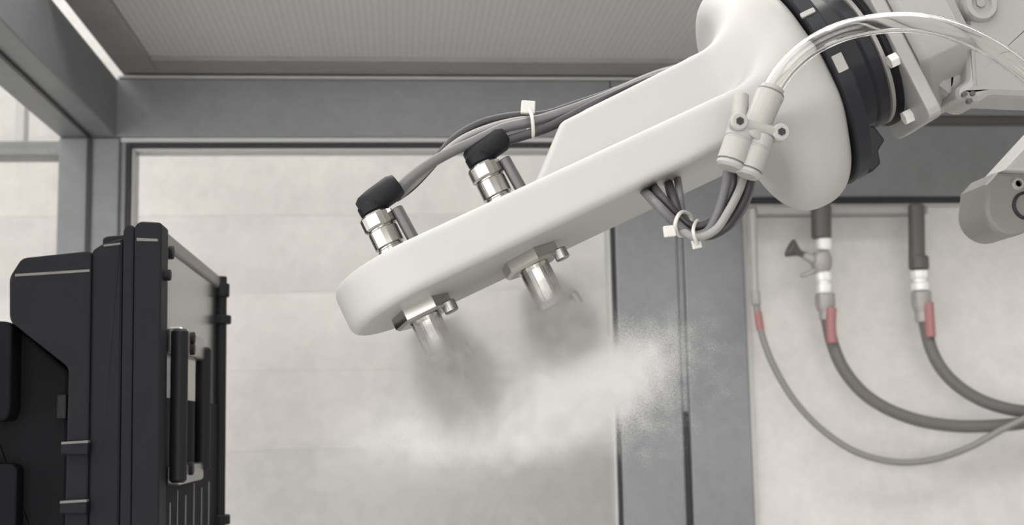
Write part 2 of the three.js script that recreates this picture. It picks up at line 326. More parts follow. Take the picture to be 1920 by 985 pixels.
{
  const w1 = thing('window_1', 'wide clear glass pane in the back of the booth', 'window', V(-0.036, Y(BOT), BZ - 0.03), null, 'structure');
  part(w1, 'pane', box(-0.3925, 0.3205, Y(BOT), Y(0.4175), BZ - 0.034, BZ - 0.028, 0), M.glass);
  const w2 = thing('window_2', 'clear glass pane closing the side of the booth', 'window', V(-0.4525, Y(BOT), -1.3), null, 'structure');
  part(w2, 'pane', box(-0.4555, -0.4495, Y(BOT), Y(0.43), BZ + 0.001, FRONT - 0.09, 0), M.glass);
  part(w2, 'pane_gasket', box(-0.4562, -0.4488, Y(BOT), Y(0.4302), BZ + 0.0006, BZ + 0.0036, 0), M.gasket);
  const tp = trim(7, 'grey aluminium front post of the glass side wall', V(-0.456, 0, FRONT - 0.045), [['post', M.alu, XL, -0.415, 0, Y(0.4337), FRONT - 0.088, FRONT, 0.003]]);
  const sp = thing('wall_side', 'white sheet panel behind the hoses in the booth', 'wall', V(0.94, Y(BOT), BZ - 0.03), null, 'structure');
  part(sp, 'sheet', box(0.5328, 1.36, Y(BOT), Y(0.3308), BZ - 0.034, BZ - 0.022, 0.001), M.whitePanel);
  const rp = trim(8, 'grey aluminium end post of the hose bay', V(1.4, 0, BZ - 0.04), [['post', M.alu, 1.3605, 1.45, 0, Y(0.5225), BZ - 0.085, BZ, 0.003]]);
}
{
  // ceiling: thin metal frame and a perforated grille laid on it; a slot stays open along the side beam
  const c = thing('ceiling_grille', 'grey perforated ceiling panel in a dark frame under the booth roof', 'ceiling', V(0.4, Y(CEIL), -1.3), null, 'structure');
  const x0 = -0.4085, x1 = 1.45, z0 = BZ - 0.08, z1 = CFRONT, t = CEIL + 0.012;
  part(c, 'frame_rail', box(x0, -0.354, Y(CEIL), Y(t), z0, z1, 0.002), M.ceilingFrame);
  part(c, 'frame_rail', box(-0.3538, x1, Y(CEIL), Y(t), z0, -1.826, 0.002), M.ceilingFrame);
  part(c, 'frame_rail', box(-0.3538, x1, Y(CEIL), Y(t), z1 - 0.02, z1, 0.002), M.ceilingFrame);
  part(c, 'frame_rail', box(x1 - 0.06, x1, Y(CEIL), Y(t), -1.8258, z1 - 0.0202, 0.002), M.ceilingFrame);
  part(c, 'grille', box(-0.3536, x1 - 0.0602, Y(CEIL + 0.006), Y(CEIL + 0.011), -1.8258, z1 - 0.0202, 0), M.perforated);
}
const DECK = 0.8;                              // top of the booth's white deck, below the picture
{
  const d = thing('floor_deck', 'white sheet deck on legs closing the bottom of the booth', 'floor', V(0.3, 0, -1.2), null, 'structure');
  part(d, 'sheet', box(-0.405, 1.1, DECK - 0.02, DECK, BZ - 0.002, -0.2, 0.002), M.deckWhite);
  for (const [x, z] of [[-0.38, -1.85], [1.07, -1.85], [-0.38, -0.23], [1.07, -0.23]]) part(d, 'leg', box(x - 0.02, x + 0.02, 0, DECK - 0.0203, z - 0.02, z + 0.02, 0.002), M.alu);
}
{
  // rail and mullion of the neighbouring cell, seen through the side glass
  const a = at(0, 264, 2.32), b = at(165, 292, 2.32), m = at(35, 200, 2.32);
  trim(9, 'grey rail and thin mullion of the next cell beyond the side glass', V(-0.95, 0, -2.34), [
    ['rail', M.alu, -1.9, XL - 0.02, b.y, a.y, -2.38, -2.32, 0.003],
    ['mullion', M.aluLight, m.x - 0.008, m.x + 0.008, a.y + 0.0005, 2.2, -2.36, -2.33, 0.002],
    ['post', M.aluLight, -1.96, -1.9005, 0, 2.2, -2.38, -2.32, 0.003],
  ]);
}

// ---------------------------------------------------------------- the robot
// bracket axes: S along the paddle from tip to wrist, N out of its top face, T towards the viewer
const PADDLE_W = 0.12, PADDLE_H = 0.034;
const ang = 25 * Math.PI / 180, tilt = 4.5 * Math.PI / 180;
const S = at(960 + 300 * Math.cos(ang), 400 - 300 * Math.sin(ang), 0.81).sub(at(960, 400, 0.81)).normalize();
const N0 = V(0, 0, 1).cross(S).normalize(), T0 = V(0, 0, 1);
const N = N0.clone().multiplyScalar(Math.cos(tilt)).addScaledVector(T0, -Math.sin(tilt));
const T = T0.clone().multiplyScalar(Math.cos(tilt)).addScaledVector(N0, Math.sin(tilt));
const O = at(940, 418, 0.81).addScaledVector(T, -PADDLE_W / 2);
const L3 = (s, n, t) => O.clone().addScaledVector(S, s).addScaledVector(N, n).addScaledVector(T, t);
const local = (px, py, t) => { const r = ray(px, py), o = EYE.clone().sub(O), k = (t - o.dot(T)) / r.dot(T), p = o.addScaledVector(r, k); return [p.dot(S), p.dot(N)]; };
const TIP = local(643, 590, 0)[0];
// flange axis: leans a little out of the paddle plane
const FC = at(1480, 165, 0.9), lean = -6 * Math.PI / 180;
const A = S.clone().multiplyScalar(Math.cos(lean)).addScaledVector(V(0, 0, -1), Math.sin(lean)).normalize();
const B = V(0, 0, 1).cross(A).normalize().negate();       // down in the picture
const C = A.clone().cross(B).normalize().multiplyScalar(Math.sign(A.clone().cross(B).z));   // towards the viewer
const F3 = (a, b, c) => FC.clone().addScaledVector(A, a).addScaledVector(B, b).addScaledVector(C, c);
const robot = thing('robot_arm', 'white industrial robot arm with black wrist flange holding a spray bracket', 'robot', V(1.29, 0, -0.98));
{
  const smin = (a, b, k) => { const h = Math.max(k - Math.abs(a - b), 0) / k; return Math.min(a, b) - h * h * k * 0.25; };
  const extr = (d2, dz, r) => { const x = d2 + r, z = dz + r; return Math.min(Math.max(x, z), 0) + Math.hypot(Math.max(x, 0), Math.max(z, 0)) - r; };
  const poly = [[1000, 349], [1052, 226], [1302, 100], [1400, 60], [1420, 150], [1330, 200]].map(([x, y]) => local(x, y, 0.034));
  const sdPoly = (x, y) => {
    let d = 1e9, s = 1;
    for (let i = 0, j = poly.length - 1; i < poly.length; j = i++) {
      const [ax, ay] = poly[i], [bx, by] = poly[j], ex = bx - ax, ey = by - ay, wx = x - ax, wy = y - ay, t = Math.min(1, Math.max(0, (wx * ex + wy * ey) / (ex * ex + ey * ey)));
      d = Math.min(d, (wx - ex * t) ** 2 + (wy - ey * t) ** 2);
      const c1 = y >= ay, c2 = y < by, c3 = ex * wy > ey * wx;
      if ((c1 && c2 && c3) || (!c1 && !c2 && !c3)) s = -s;
    }
    return s * Math.sqrt(d);
  };
  const R = PADDLE_W / 2, SE = local(1420, 205, R)[0];
  const fo = FC.clone().sub(O), fc = V(fo.dot(S), fo.dot(N), fo.dot(T)), fa = V(A.dot(S), A.dot(N), A.dot(T));
  const sdf = (s, n, t) => {
    const stad = Math.hypot(s - Math.min(Math.max(s, TIP + R), SE), t) - R;
    const pl = extr(stad, Math.abs(n) - PADDLE_H / 2, 0.006);
    const web = extr(sdPoly(s, n), Math.abs(t + 0.004) - 0.038, 0.004);
    const x = s - fc.x, y = n - fc.y, z = t - fc.z, h = x * fa.x + y * fa.y + z * fa.z, rr = Math.sqrt(Math.max(0, x * x + y * y + z * z - h * h));
    const cap = extr(rr - 0.0895, Math.abs(h + 0.0155) - 0.0235, 0.021);
    return smin(smin(pl, web, 0.006), cap, 0.03);
  };
  const g = surfaceNet(sdf, V(TIP - 0.012, -0.17, -0.2), V(fc.x + 0.14, 0.27, 0.16), 0.003);
  g.applyMatrix4(new THREE.Matrix4().makeBasis(S, N, T).setPosition(O));
  const br = part(robot, 'gun_bracket', g, M.robotWhite, 'white moulded paddle bracket with a round wrist end');
  // small plug on the round end
  const pc = F3(-0.0393, -0.016, 0.061);
  part(br, 'plug', rod(pc, pc.clone().addScaledVector(A, 0.012), 0.0068, 0.0068), M.fitting);
}
{
  const lat = (prof, seg = 64) => lathe(FC, A, prof, seg, 0.5);
  const fr = part(robot, 'flange_ring', lat([[0, 0.0083], [0.0815, 0.0083], [0.0832, 0.0094], [0.0832, 0.0192], [0.0815, 0.0205], [0.0715, 0.0208], [0.0708, 0.0214], [0.0708, 0.0232], [0.0695, 0.0243], [0, 0.0244]]), M.black, 'black flange ring behind the white round end');
  const label = (a, ph, w, h, r) => { // plate let into the ring's rim, ph from C towards B
    const dir = C.clone().multiplyScalar(Math.cos(ph)).addScaledVector(B, Math.sin(ph)), p = FC.clone().addScaledVector(A, a).addScaledVector(dir, r), q = A.clone().cross(dir).normalize();
    return plate(rounded([[-w / 2, -h / 2], [w / 2, -h / 2], [w / 2, h / 2], [-w / 2, h / 2]], 0.001), p, A, dir.clone().cross(A).normalize(), dir, 0.0022, 0.0004);
  };
  part(fr, 'rating_label', label(0.0145, 0.1, 0.0075, 0.0125, 0.0824), M.fitting, 'small pale label');
  part(fr, 'index_mark', label(0.0125, -0.4, 0.0105, 0.004, 0.0824), M.fitting, 'pale index mark');
  const clip = plate(rounded([[0.0192, 0.05], [0.036, 0.053], [0.0385, 0.066], [0.0305, 0.071], [0.028, 0.08], [0.0192, 0.083]], 0.0015), FC.clone().addScaledVector(C, 0.002), A, B, C, 0.02, 0.0012);
  const clipM = part(fr, 'cable_clip', clip, M.black);
  const wc = part(robot, 'wrist_collar', lat([[0, 0.0245], [0.0505, 0.0245], [0.0525, 0.0262], [0.053, 0.041], [0.0545, 0.0435], [0.0545, 0.0505], [0.0525, 0.0518], [0, 0.0518]]), M.black, 'black wrist collar');
  part(wc, 'bright_ring', lat([[0, 0.0519], [0.0532, 0.0519], [0.0548, 0.0524], [0.0548, 0.0552], [0.0532, 0.0556], [0, 0.0556]]), M.valveBody, 'dull metal ring');
  part(wc, 'seal_ring', lat([[0, 0.0557], [0.056, 0.0557], [0.0578, 0.0565], [0.0578, 0.0598], [0.056, 0.0604], [0, 0.0604]]), M.blackSoft);
  // square flange with corner bolts, then the eight-sided wrist housing
  const sq = (h) => rounded([[-h, -h], [h, -h], [h, h], [-h, h]].map(([x, y]) => [x, y > 0 ? 0.062 : -0.024]), 0.009);
  const wh = part(robot, 'wrist_housing', join(
    plate(sq(0.069), F3(0.0606, 0, 0), B, C, A, 0.0095, 0.0014),
    plate(rounded([[-0.064, -0.008], [-0.04, -0.022], [0.04, -0.022], [0.066, -0.008], [0.066, 0.016], [0.03, 0.057], [-0.03, 0.057], [-0.064, 0.016]], 0.005), F3(0.0715, 0, 0), B, C, A, 0.047, 0.009)), M.robotGrey, 'pale grey wrist housing');
  for (const [b, c] of [[-0.058, 0.05], [0.02, 0.0555], [-0.058, -0.014], [0.0585, 0.03]]) part(wh, 'bolt', hexRod(F3(0.0545, b, c), F3(0.061, b, c), 0.0052), M.unionWhite);
  part(wh, 'groove', plate(rounded([[-0.066, -0.0215], [0.066, -0.0215], [0.066, 0.058], [-0.066, 0.058]], 0.01), F3(0.07, 0, 0), B, C, A, 0.0016, 0.0002), M.robotSeam);
}
{
  // forearm: large cast box leaving the picture at the right, with a joint cap and a screwed lug
  const z = -0.9, D = 0.9, o = at(1815, 180, D), EX = V(1, 0, 0), EY = V(0, 1, 0), EZ = V(0, 0, 1);
  const pts = (list) => list.map(([x, y]) => { const p = at(x, y, D - 0.06); return [p.x, p.y]; });
  const fa = part(robot, 'forearm', plate(rounded(pts([[1818, -240], [2240, -240], [2240, 196], [1856, 180], [1842, 193], [1822, 192], [1812, 184], [1797, 182], [1797, 162], [1818, 150]]), 0.004), V(0, 0, z + 0.02), EX, EY, EZ, 0.04, 0.005), M.robotGrey, 'pale grey cast forearm');
  const zc = z + 0.06;
  for (const [x, y] of [[1809, 176], [1824, 175], [1819, 189]]) { const p = at(x, y, D - 0.061); p.z = zc; part(fa, 'screw', rod(p.clone().add(V(0, 0, -0.003)), p.clone().add(V(0, 0, 0.0016)), 0.0018, 0.0018, 0.1, 14), M.darkSteel); }
  { const p = at(1842, 6, D - 0.065); p.z = zc; part(fa, 'joint_cap', lathe(p.clone().add(V(0, 0, -0.004)), EZ, [[0, 0], [0.0125, 0], [0.0125, 0.006], [0.011, 0.0085], [0.0075, 0.0085], [0.007, 0.0055], [0, 0.0055]], 36), M.robotGrey);
    part(fa, 'cap_screw', hexRod(p.clone().add(V(0, 0.001, 0.001)), p.clone().add(V(0, 0.001, 0.0035)), 0.0035), M.valveBody); }
  { const a = at(1822, 62, D - 0.06), b = at(1822, 160, D - 0.06); part(fa, 'seam', box(a.x - 0.0012, a.x + 0.0012, b.y, a.y, zc - 0.004, zc + 0.0004, 0.0004), M.valveBody); }
  { const wl = plate(rounded(pts([[1770, 20], [1818, -60], [1830, 150], [1800, 172], [1770, 150]]), 0.004), V(0, 0, z + 0.012), EX, EY, EZ, 0.035, 0.006); part(robot, 'wrist_yoke', wl, M.robotGrey); }
  // elbow housing with round lower end and a dark bore
  const D2 = 0.93, p2 = (list) => list.map(([x, y]) => { const p = at(x, y, D2); return [p.x, p.y]; });
  const arc = Array.from({ length: 15 }, (_, i) => { const t = Math.PI * (1.0 - i / 14 * 1.0); return [1899 + 53 * Math.cos(t), 389 + 53 * Math.sin(t)]; });
  const el = part(robot, 'elbow_housing', plate(p2([[1850, 345], [1871, 322], ...[[1990, 322], [1990, 389]].reverse().reverse(), ...arc.slice().reverse()].map((q) => q)), V(0, 0, -D2 - 0.05), EX, EY, EZ, 0.05, 0.004), M.elbowGrey, 'grey elbow housing with a round lower end and a dark bore');
  part(el, 'elbow_casting', plate(p2([[1873, 323], [1960, 228], [2240, 228], [2240, 330], [1990, 330]]), V(0, 0, -D2 - 0.03), EX, EY, EZ, 0.038, 0.004), M.robotWhite);
  { const p = at(1924, 386, D2); part(el, 'bore', lathe(p.clone().add(V(0, 0, -0.006)), EZ, [[0, 0], [0.0112, 0], [0.0112, 0.007], [0.009, 0.008], [0.0085, 0.003], [0, 0.003]], 36), M.black, 'dark round bore'); }
  { const p = at(1908, 345, D2); part(el, 'screw', lathe(p.clone().add(V(0, 0, -0.004)), EZ, [[0, 0], [0.0052, 0], [0.0052, 0.005], [0.004, 0.0062], [0.0026, 0.0062], [0.0024, 0.004], [0, 0.004]], 24), M.valveBody); }
  // upper arm, column and foot beyond the picture carry it
  part(robot, 'upper_arm', join(box(1.2, 1.38, 0.42, 1.72, -1.08, -0.9, 0.04), box(0.5, 1.22, 1.5, 1.66, -0.98, -0.86, 0.03)), M.robotGrey);
  part(robot, 'base', join(lathe(V(1.29, 0, -0.98), EY, [[0, 0], [0.2, 0], [0.2, 0.03], [0.16, 0.05], [0.15, 0.4], [0.12, 0.45], [0, 0.45]], 40)), M.robotGrey);
}

// ---------------------------------------------------------------- spray guns through the paddle
const hw = PADDLE_H / 2;
const gunAt = [local(736, 470, 0)[0], local(938, 376, 0)[0]];
function sprayGun(s, which, label) {
  const P = (n, ds = 0, t = 0) => L3(s + ds, n, t), g = thing('spray_gun', label, 'spray gun', P(0), 'spray guns on the paddle bracket');
  const up = N, stack = (prof, mat, name, parent = g, seg = 36) => part(parent, name, lathe(P(0), up, prof, seg, 0.5), mat);
  // above the paddle: knurled plated connector
  const c = stack([[0, hw - 0.004], [0.0098, hw - 0.004], [0.0098, hw + 0.0105], [0.0088, hw + 0.0112], [0.0088, hw + 0.012], [0.0106, hw + 0.0128], [0.0106, hw + 0.0245], [0.0096, hw + 0.0252], [0.0096, hw + 0.0262], [0, hw + 0.0262]], M.steel, 'connector');
  part(c, 'coupling_nut', lathe(P(0), up, [[0, hw + 0.0263], [0.0108, hw + 0.0263], [0.012, hw + 0.0275], [0.012, hw + 0.0355], [0.0108, hw + 0.037], [0, hw + 0.037]], 18, 0.2), M.steel);
  // side plug: thin dark tube beside the connector
  part(g, 'side_tube', rod(P(hw - 0.001, 0.0165, 0.004), P(hw + 0.034, 0.0150, 0.004), 0.0042, 0.0042), M.darkSteel);
  part(g, 'side_tube_foot', rod(P(hw - 0.001, 0.0175, 0.004), P(hw + 0.004, 0.0175, 0.004), 0.0068, 0.0062), M.darkSteel);
  // moulded black elbow boot
  const top = hw + 0.0455;
  const boot = join(rod(P(hw + 0.037), P(top + 0.001), 0.0095, 0.0098, 0.2), (() => { const a = P(top - 0.002, -0.0085), b = P(top + 0.0045, 0.0245); return lathe(a, b.clone().sub(a), [[0, 0], [0.006, 0.0006], [0.0082, 0.004], [0.0092, 0.012], [0.0094, 0.028], [0.0078, 0.0325], [0, 0.0332]], 30); })());
  part(g, 'elbow_boot', boot, M.blackSoft, 'black moulded elbow plug');
  // below: hex nut, barrel, ring, air cap
  const nut = part(g, 'hex_nut', hexRod(P(-hw - 0.0095), P(-hw + 0.002), 0.0212, which ? 0.1 : 0.42), M.steel);
  part(nut, 'barrel', lathe(P(0), up, [[0, -hw - 0.036], [0.0108, -hw - 0.036], [0.0108, -hw - 0.012], [0.0118, -hw - 0.0095], [0, -hw - 0.0094]].map(([r, h]) => [r, h]).reverse(), 36, 0.5), M.steel);
  part(nut, 'grub_screw', rod(P(-hw - 0.014, which ? 0.02 : 0.018, 0.006), P(-hw - 0.006, which ? 0.02 : 0.018, 0.006), 0.005), M.steelDull);
  const cap = part(g, 'air_cap', lathe(P(0), up, [[0, -hw - 0.0352], [0.0125, -hw - 0.0355], [0.013, -hw - 0.037], [0.013, -hw - 0.040], [0.0115, -hw - 0.0415], [0.0105, -hw - 0.046], [0.005, -hw - 0.049], [0, -hw - 0.049]], 40, 0.5), M.steelDull);
  part(cap, 'horn', rod(P(-hw - 0.037, 0.0155, 0.002), P(-hw - 0.046, 0.0165, 0.002), 0.0035), M.steelDull);
  return { P, top };
}
const guns = [
  sprayGun(gunAt[0], 0, 'spray gun with chrome hex nut nearest the free end of the white paddle'),
  sprayGun(gunAt[1], 1, 'spray gun with chrome hex nut nearest the raised web of the white paddle'),
];

// ---------------------------------------------------------------- cables on top of the paddle
function cable(name, label, pts, r, mat, category = 'cable', group) {
  const m = new THREE.Mesh(tube(pts, r, 90, 14), mat); m.name = numbered(name); m.castShadow = m.receiveShadow = true; scene.add(m);
  const b = pts[0]; m.geometry.translate(-b.x, -b.y, -b.z); m.position.copy(b);
  return tag(m, label, category, group);
}
const tp = (list, d) => list.map(([x, y, dz = 0]) => at(x, y, d + dz));
const gB = [guns[0].P(guns[0].top, 0.0185), guns[1].P(guns[1].top + 0.001, 0.0185)];
cable('sensor_cable', 'mid grey cable from the elbow plug on the paddle\'s free end', [gB[0], ...tp([[790, 318], [840, 288], [890, 265], [945, 240], [1000, 228], [1065, 208], [1140, 180], [1230, 142, 0.02], [1330, 120, 0.05]], 0.872)], 0.0037, M.cableGrey);
cable('sensor_cable', 'dark cable looping highest over the second elbow plug', tp([[742, 372, 0.006], [770, 352], [810, 310], [850, 262], [900, 232], [960, 218], [1020, 215], [1080, 196], [1150, 172], [1240, 136, 0.02], [1330, 115, 0.05]], 0.885), 0.003, M.cableDark);
cable('sensor_cable', 'pale cable lying between the dark loop and the grey cable', tp([[748, 368, 0.006], [780, 340], [822, 297], [865, 262], [915, 240], [965, 227], [1010, 222], [1075, 202], [1150, 176], [1240, 140, 0.02], [1330, 118, 0.05]], 0.879), 0.0026, M.cablePale);
cable('sensor_cable', 'short dark cable leaving the elbow plug beside the raised web', [gB[1], ...tp([[990, 252], [1030, 238], [1070, 218], [1140, 184], [1230, 146, 0.02], [1330, 124, 0.05]], 0.868)], 0.0034, M.cableDark);
function tie(name, label, loopPts, r, headAt, headSize, turn, strap) {
  const t = thing(name, label, 'cable tie', headAt);
  part(t, 'strap', tube(loopPts, r, 40, 8, true), M.nylonTie);
  const g = new RoundedBoxGeometry(headSize, headSize * 0.95, headSize * 0.5, 2, headSize * 0.1); g.rotateZ(turn); g.translate(headAt.x, headAt.y, headAt.z);
  part(t, 'head', g, M.nylonTie);
}
tie('cable_tie', 'natural nylon cable tie standing over the cables on the paddle', tp([[992, 205, -0.006], [998, 222, -0.016], [1000, 250, -0.012], [996, 258, 0.006], [990, 240, 0.022], [988, 212, 0.016]], 0.874), 0.0013, at(990, 202, 0.868), 0.0098, -0.08);

// ---------------------------------------------------------------- clear tube, branched fitting and the cables that hang below
{
  const D = 0.775, t = thing('branch_fitting', 'pale grey plastic branched hose fitting on the round bracket end', 'fitting', at(1405, 300, D));
  const p = (x, y, dz = 0) => at(x, y, D + dz), c = (a, b, r, r2) => rod(a, b, r, r2 ?? r, 0.12, 32);
  const body = part(t, 'body', join(c(p(1443, 178), p(1414, 248), 0.0092, 0.0086), c(p(1420, 235), p(1404, 262), 0.0082, 0.0098)), M.fitting);
  part(body, 'release_collar', lathe(p(1443, 179), p(1443, 179).sub(p(1414, 248)).normalize(), [[0.0072, -0.002], [0.0092, -0.0012], [0.0092, 0.0008], [0.0076, 0.0024], [0.0076, 0.0052], [0.0066, 0.0058], [0.0066, -0.001]], 36), M.fitting);
  part(body, 'collar_groove', lathe(p(1443, 179), p(1443, 179).sub(p(1414, 248)).normalize(), [[0, 0.001], [0.0088, 0.001], [0.0088, 0.0022], [0, 0.0022]], 36), M.fittingRing);
  part(t, 'side_boss', c(p(1389, 178, 0.01), p(1386, 232, 0.006), 0.0052, 0.0056), M.fitting);
  for (const [ax, ay, bx, by, r] of [[1394, 238, 1372, 303, 0.0094], [1428, 254, 1405, 318, 0.0086]]) {
    const a = p(ax, ay), b = p(bx, by), d = b.clone().sub(a), u = d.clone().normalize();
    const o = part(t, 'outlet', lathe(a, d, [[0, 0], [r * 0.9, 0], [r, r * 0.12], [r, d.length() * 0.34], [r * 0.95, d.length() * 0.36], [r * 0.95, d.length() * 0.4], [r, d.length() * 0.42], [r, d.length()], [r * 0.6, d.length()], [0, d.length() - 0.001]], 36), M.fitting);
    part(o, 'outlet_groove', lathe(b, u, [[0, 0], [r * 0.93, 0], [r * 0.93, 0.0012], [0, 0.0012]], 32), M.fittingRing);
    part(o, 'release_ring', lathe(b.clone().addScaledVector(u, 0.0012), u, [[0, 0], [r * 0.98, 0], [r * 0.98, 0.0018], [r * 0.8, 0.0036], [0, 0.0036]], 32), M.fitting);
  }
  const a1 = p(1384, 230, -0.008), b1 = p(1462, 250, -0.004);
  const clamp = part(t, 'clamp_bar', c(a1, b1, 0.0036), M.fitting);
  for (const q of [a1, b1]) { part(clamp, 'clamp_ear', rod(q.clone().add(V(0, 0, -0.004)), q.clone().add(V(0, 0, 0.0042)), 0.0056), M.fitting); part(clamp, 'clamp_screw', rod(q.clone().add(V(0, 0, 0.003)), q.clone().add(V(0, 0, 0.0052)), 0.0026, 0.0026, 0.1, 6), M.gasket); }
}
{
  const path = tp([[1436, 194], [1446, 170], [1472, 131], [1515, 91, -0.006], [1570, 62, -0.012], [1630, 47, -0.014], [1700, 42, -0.012], [1770, 52, -0.01], [1840, 80, -0.008], [1900, 118, -0.004], [1980, 190], [2080, 310, 0.02]], 0.775);
  const c = new THREE.CatmullRomCurve3(path, false, 'centripetal');
  const outer = new THREE.TubeGeometry(c, 140, 0.0066, 24), inner = new THREE.TubeGeometry(c, 140, 0.0048, 24);
  const ix = inner.index; for (let i = 0; i < ix.count; i += 3) { const a = ix.getX(i); ix.setX(i, ix.getX(i + 1)); ix.setX(i + 1, a); }
  const nn = inner.attributes.normal; for (let i = 0; i < nn.count; i++) nn.setXYZ(i, -nn.getX(i), -nn.getY(i), -nn.getZ(i));
  const m = new THREE.Mesh(mergeGeometries([outer, inner]), M.clearTube); m.name = 'clear_tube'; m.castShadow = m.receiveShadow = true;
  m.geometry.translate(-path[0].x, -path[0].y, -path[0].z); m.position.copy(path[0]); scene.add(m);
  tag(m, 'clear flexible air tube arching over the black wrist flange', 'tube');
}
{
  const D = 0.79, G = 'cables hanging below the bracket';
  const h = (pts, r, mat, label) => cable('hanging_cable', label, tp(pts, D), r, mat, 'cable', G);
  h([[1368, 306], [1360, 350], [1345, 400], [1325, 436], [1296, 441], [1268, 420], [1236, 388], [1205, 355, 0.05]], 0.0032, M.cableGrey, 'grey cable from the left outlet, outermost of the hanging loop');
  h([[1376, 308], [1372, 350], [1352, 396, 0.004], [1328, 420, 0.004], [1298, 424, 0.004], [1272, 404, 0.004], [1246, 376, 0.004], [1222, 345, 0.05]], 0.0028, M.cableDark, 'dark cable on the inner side of the hanging loop');
  h([[1398, 320], [1388, 352, -0.004], [1366, 396, -0.006], [1340, 432, -0.006], [1306, 445, -0.004], [1276, 430], [1252, 404, 0.002], [1214, 358, 0.05]], 0.0027, M.cablePale, 'pale cable crossing the front of the hanging loop');
  h([[1408, 320], [1402, 355], [1384, 395], [1358, 428], [1326, 442, 0.006], [1292, 433, 0.008], [1274, 404, 0.01], [1262, 372, 0.016], [1252, 340, 0.06]], 0.0032, M.cableDark, 'dark cable from the right outlet, widest of the hanging loop');
  h([[1412, 318, 0.006], [1408, 350, 0.008], [1394, 390, 0.01], [1366, 426, 0.012], [1330, 438, 0.014], [1298, 430, 0.016], [1280, 400, 0.018], [1275, 368, 0.02], [1270, 332, 0.06]], 0.0026, M.cableGrey, 'grey cable at the back of the hanging loop');
  tie('cable_tie', 'natural nylon cable tie round the hanging cable loop', tp([[1266, 420, -0.008], [1272, 404, -0.004], [1284, 398, 0.012], [1296, 410, 0.026], [1288, 436, 0.022], [1272, 440, 0.004]], D), 0.0013, at(1255, 434, D - 0.004), 0.0075, 0.1);
  tie('cable_tie', 'natural nylon cable tie at the bottom of the hanging cable loop', tp([[1306, 455, -0.006], [1300, 436, -0.012], [1304, 418, 0.004], [1310, 416, 0.02], [1312, 438, 0.03], [1310, 454, 0.012]], D), 0.0012, at(1306, 458, D - 0.002), 0.006, 0.2);
}

// ---------------------------------------------------------------- spray mist: droplets blown from the caps
// one puff: a pinch of round droplets, under a tenth of a millimetre in radius, scattered over a few millimetres
const PUFF = (() => {
  const gs = [], one = new THREE.OctahedronGeometry(0.00006, 0);
  for (let i = 0; i < 150; i++) { const g = one.clone(), k = 0.7 + 0.6 * rnd(); g.scale(k, k, k); g.rotateX(rnd() * 6); g.rotateZ(rnd() * 6); g.translate(gauss() * 0.0026, gauss() * 0.0026, gauss() * 0.0026); gs.push(g); }
  return mergeGeometries(gs);
})();
function mist(name, label, lobes, mat) {
  const total = lobes.reduce((a, l) => a + l.n, 0), base = lobes[0].c;
  const im = new THREE.InstancedMesh(PUFF, mat, total);
  const m = new THREE.Matrix4(), q = new THREE.Quaternion(), sc = V(); let i = 0;
  for (const l of lobes) for (let k = 0; k < l.n; k++) {
    const p = l.draw(), s = 0.85 + 0.3 * rnd();
    q.set(gauss(), gauss(), gauss(), gauss()).normalize();
    m.compose(p.sub(base), q, sc.set(s, s, s)); im.setMatrixAt(i++, m);
  }
  im.name = numbered(name); im.position.copy(base); im.castShadow = im.receiveShadow = true; scene.add(im);
  return tag(im, label, 'spray mist', null, 'stuff');
}
// a cone of spray leaving a cap along the gun axis: widens, then thins out
function coneLobe(gun, n, from, length, r0, r1) {
  const d = N.clone().negate();
  return { n, c: gun.P(-hw - from), draw: () => {
    const u = Math.min(1.25, Math.max(0, 0.5 + 0.25 * gauss())), r = (r0 + (r1 - r0) * Math.min(1, u * 1.1)) * 0.62;
    return gun.P(-hw - from - u * length, gauss() * r, gauss() * r);
  } };
}
function blobLobe(px, py, depth, n, along, a, b, c) {
  const o = at(px, py, depth), e = at(px + along[0], py + along[1], depth).sub(o).normalize(), f = V(0, 0, 1).cross(e);
  return { n, c: o, draw: () => o.clone().addScaledVector(e, gauss() * a).addScaledVector(f, gauss() * b).add(V(0, 0, gauss() * c)) };
}
mist('spray_cone', 'soft grey spray cone below the nozzle at the paddle\'s free end', [coneLobe(guns[0], 21000, 0.018, 0.072, 0.016, 0.024)], M.mistGrey);
mist('spray_cone', 'soft grey spray cone below the nozzle beside the raised web', [coneLobe(guns[1], 13500, 0.023, 0.056, 0.014, 0.02)], M.mistGrey);
mist('spray_cloud', 'bright white drifting spray cloud between the nozzles and the aluminium posts', [
  blobLobe(1075, 735, 0.88, 19500, [1, -0.42], 0.030, 0.012, 0.03),
  blobLobe(1140, 705, 0.88, 1300, [1, -0.3], 0.012, 0.012, 0.03),
  blobLobe(955, 792, 0.88, 8600, [1, -0.15], 0.045, 0.013, 0.03),
], M.mistWhite);

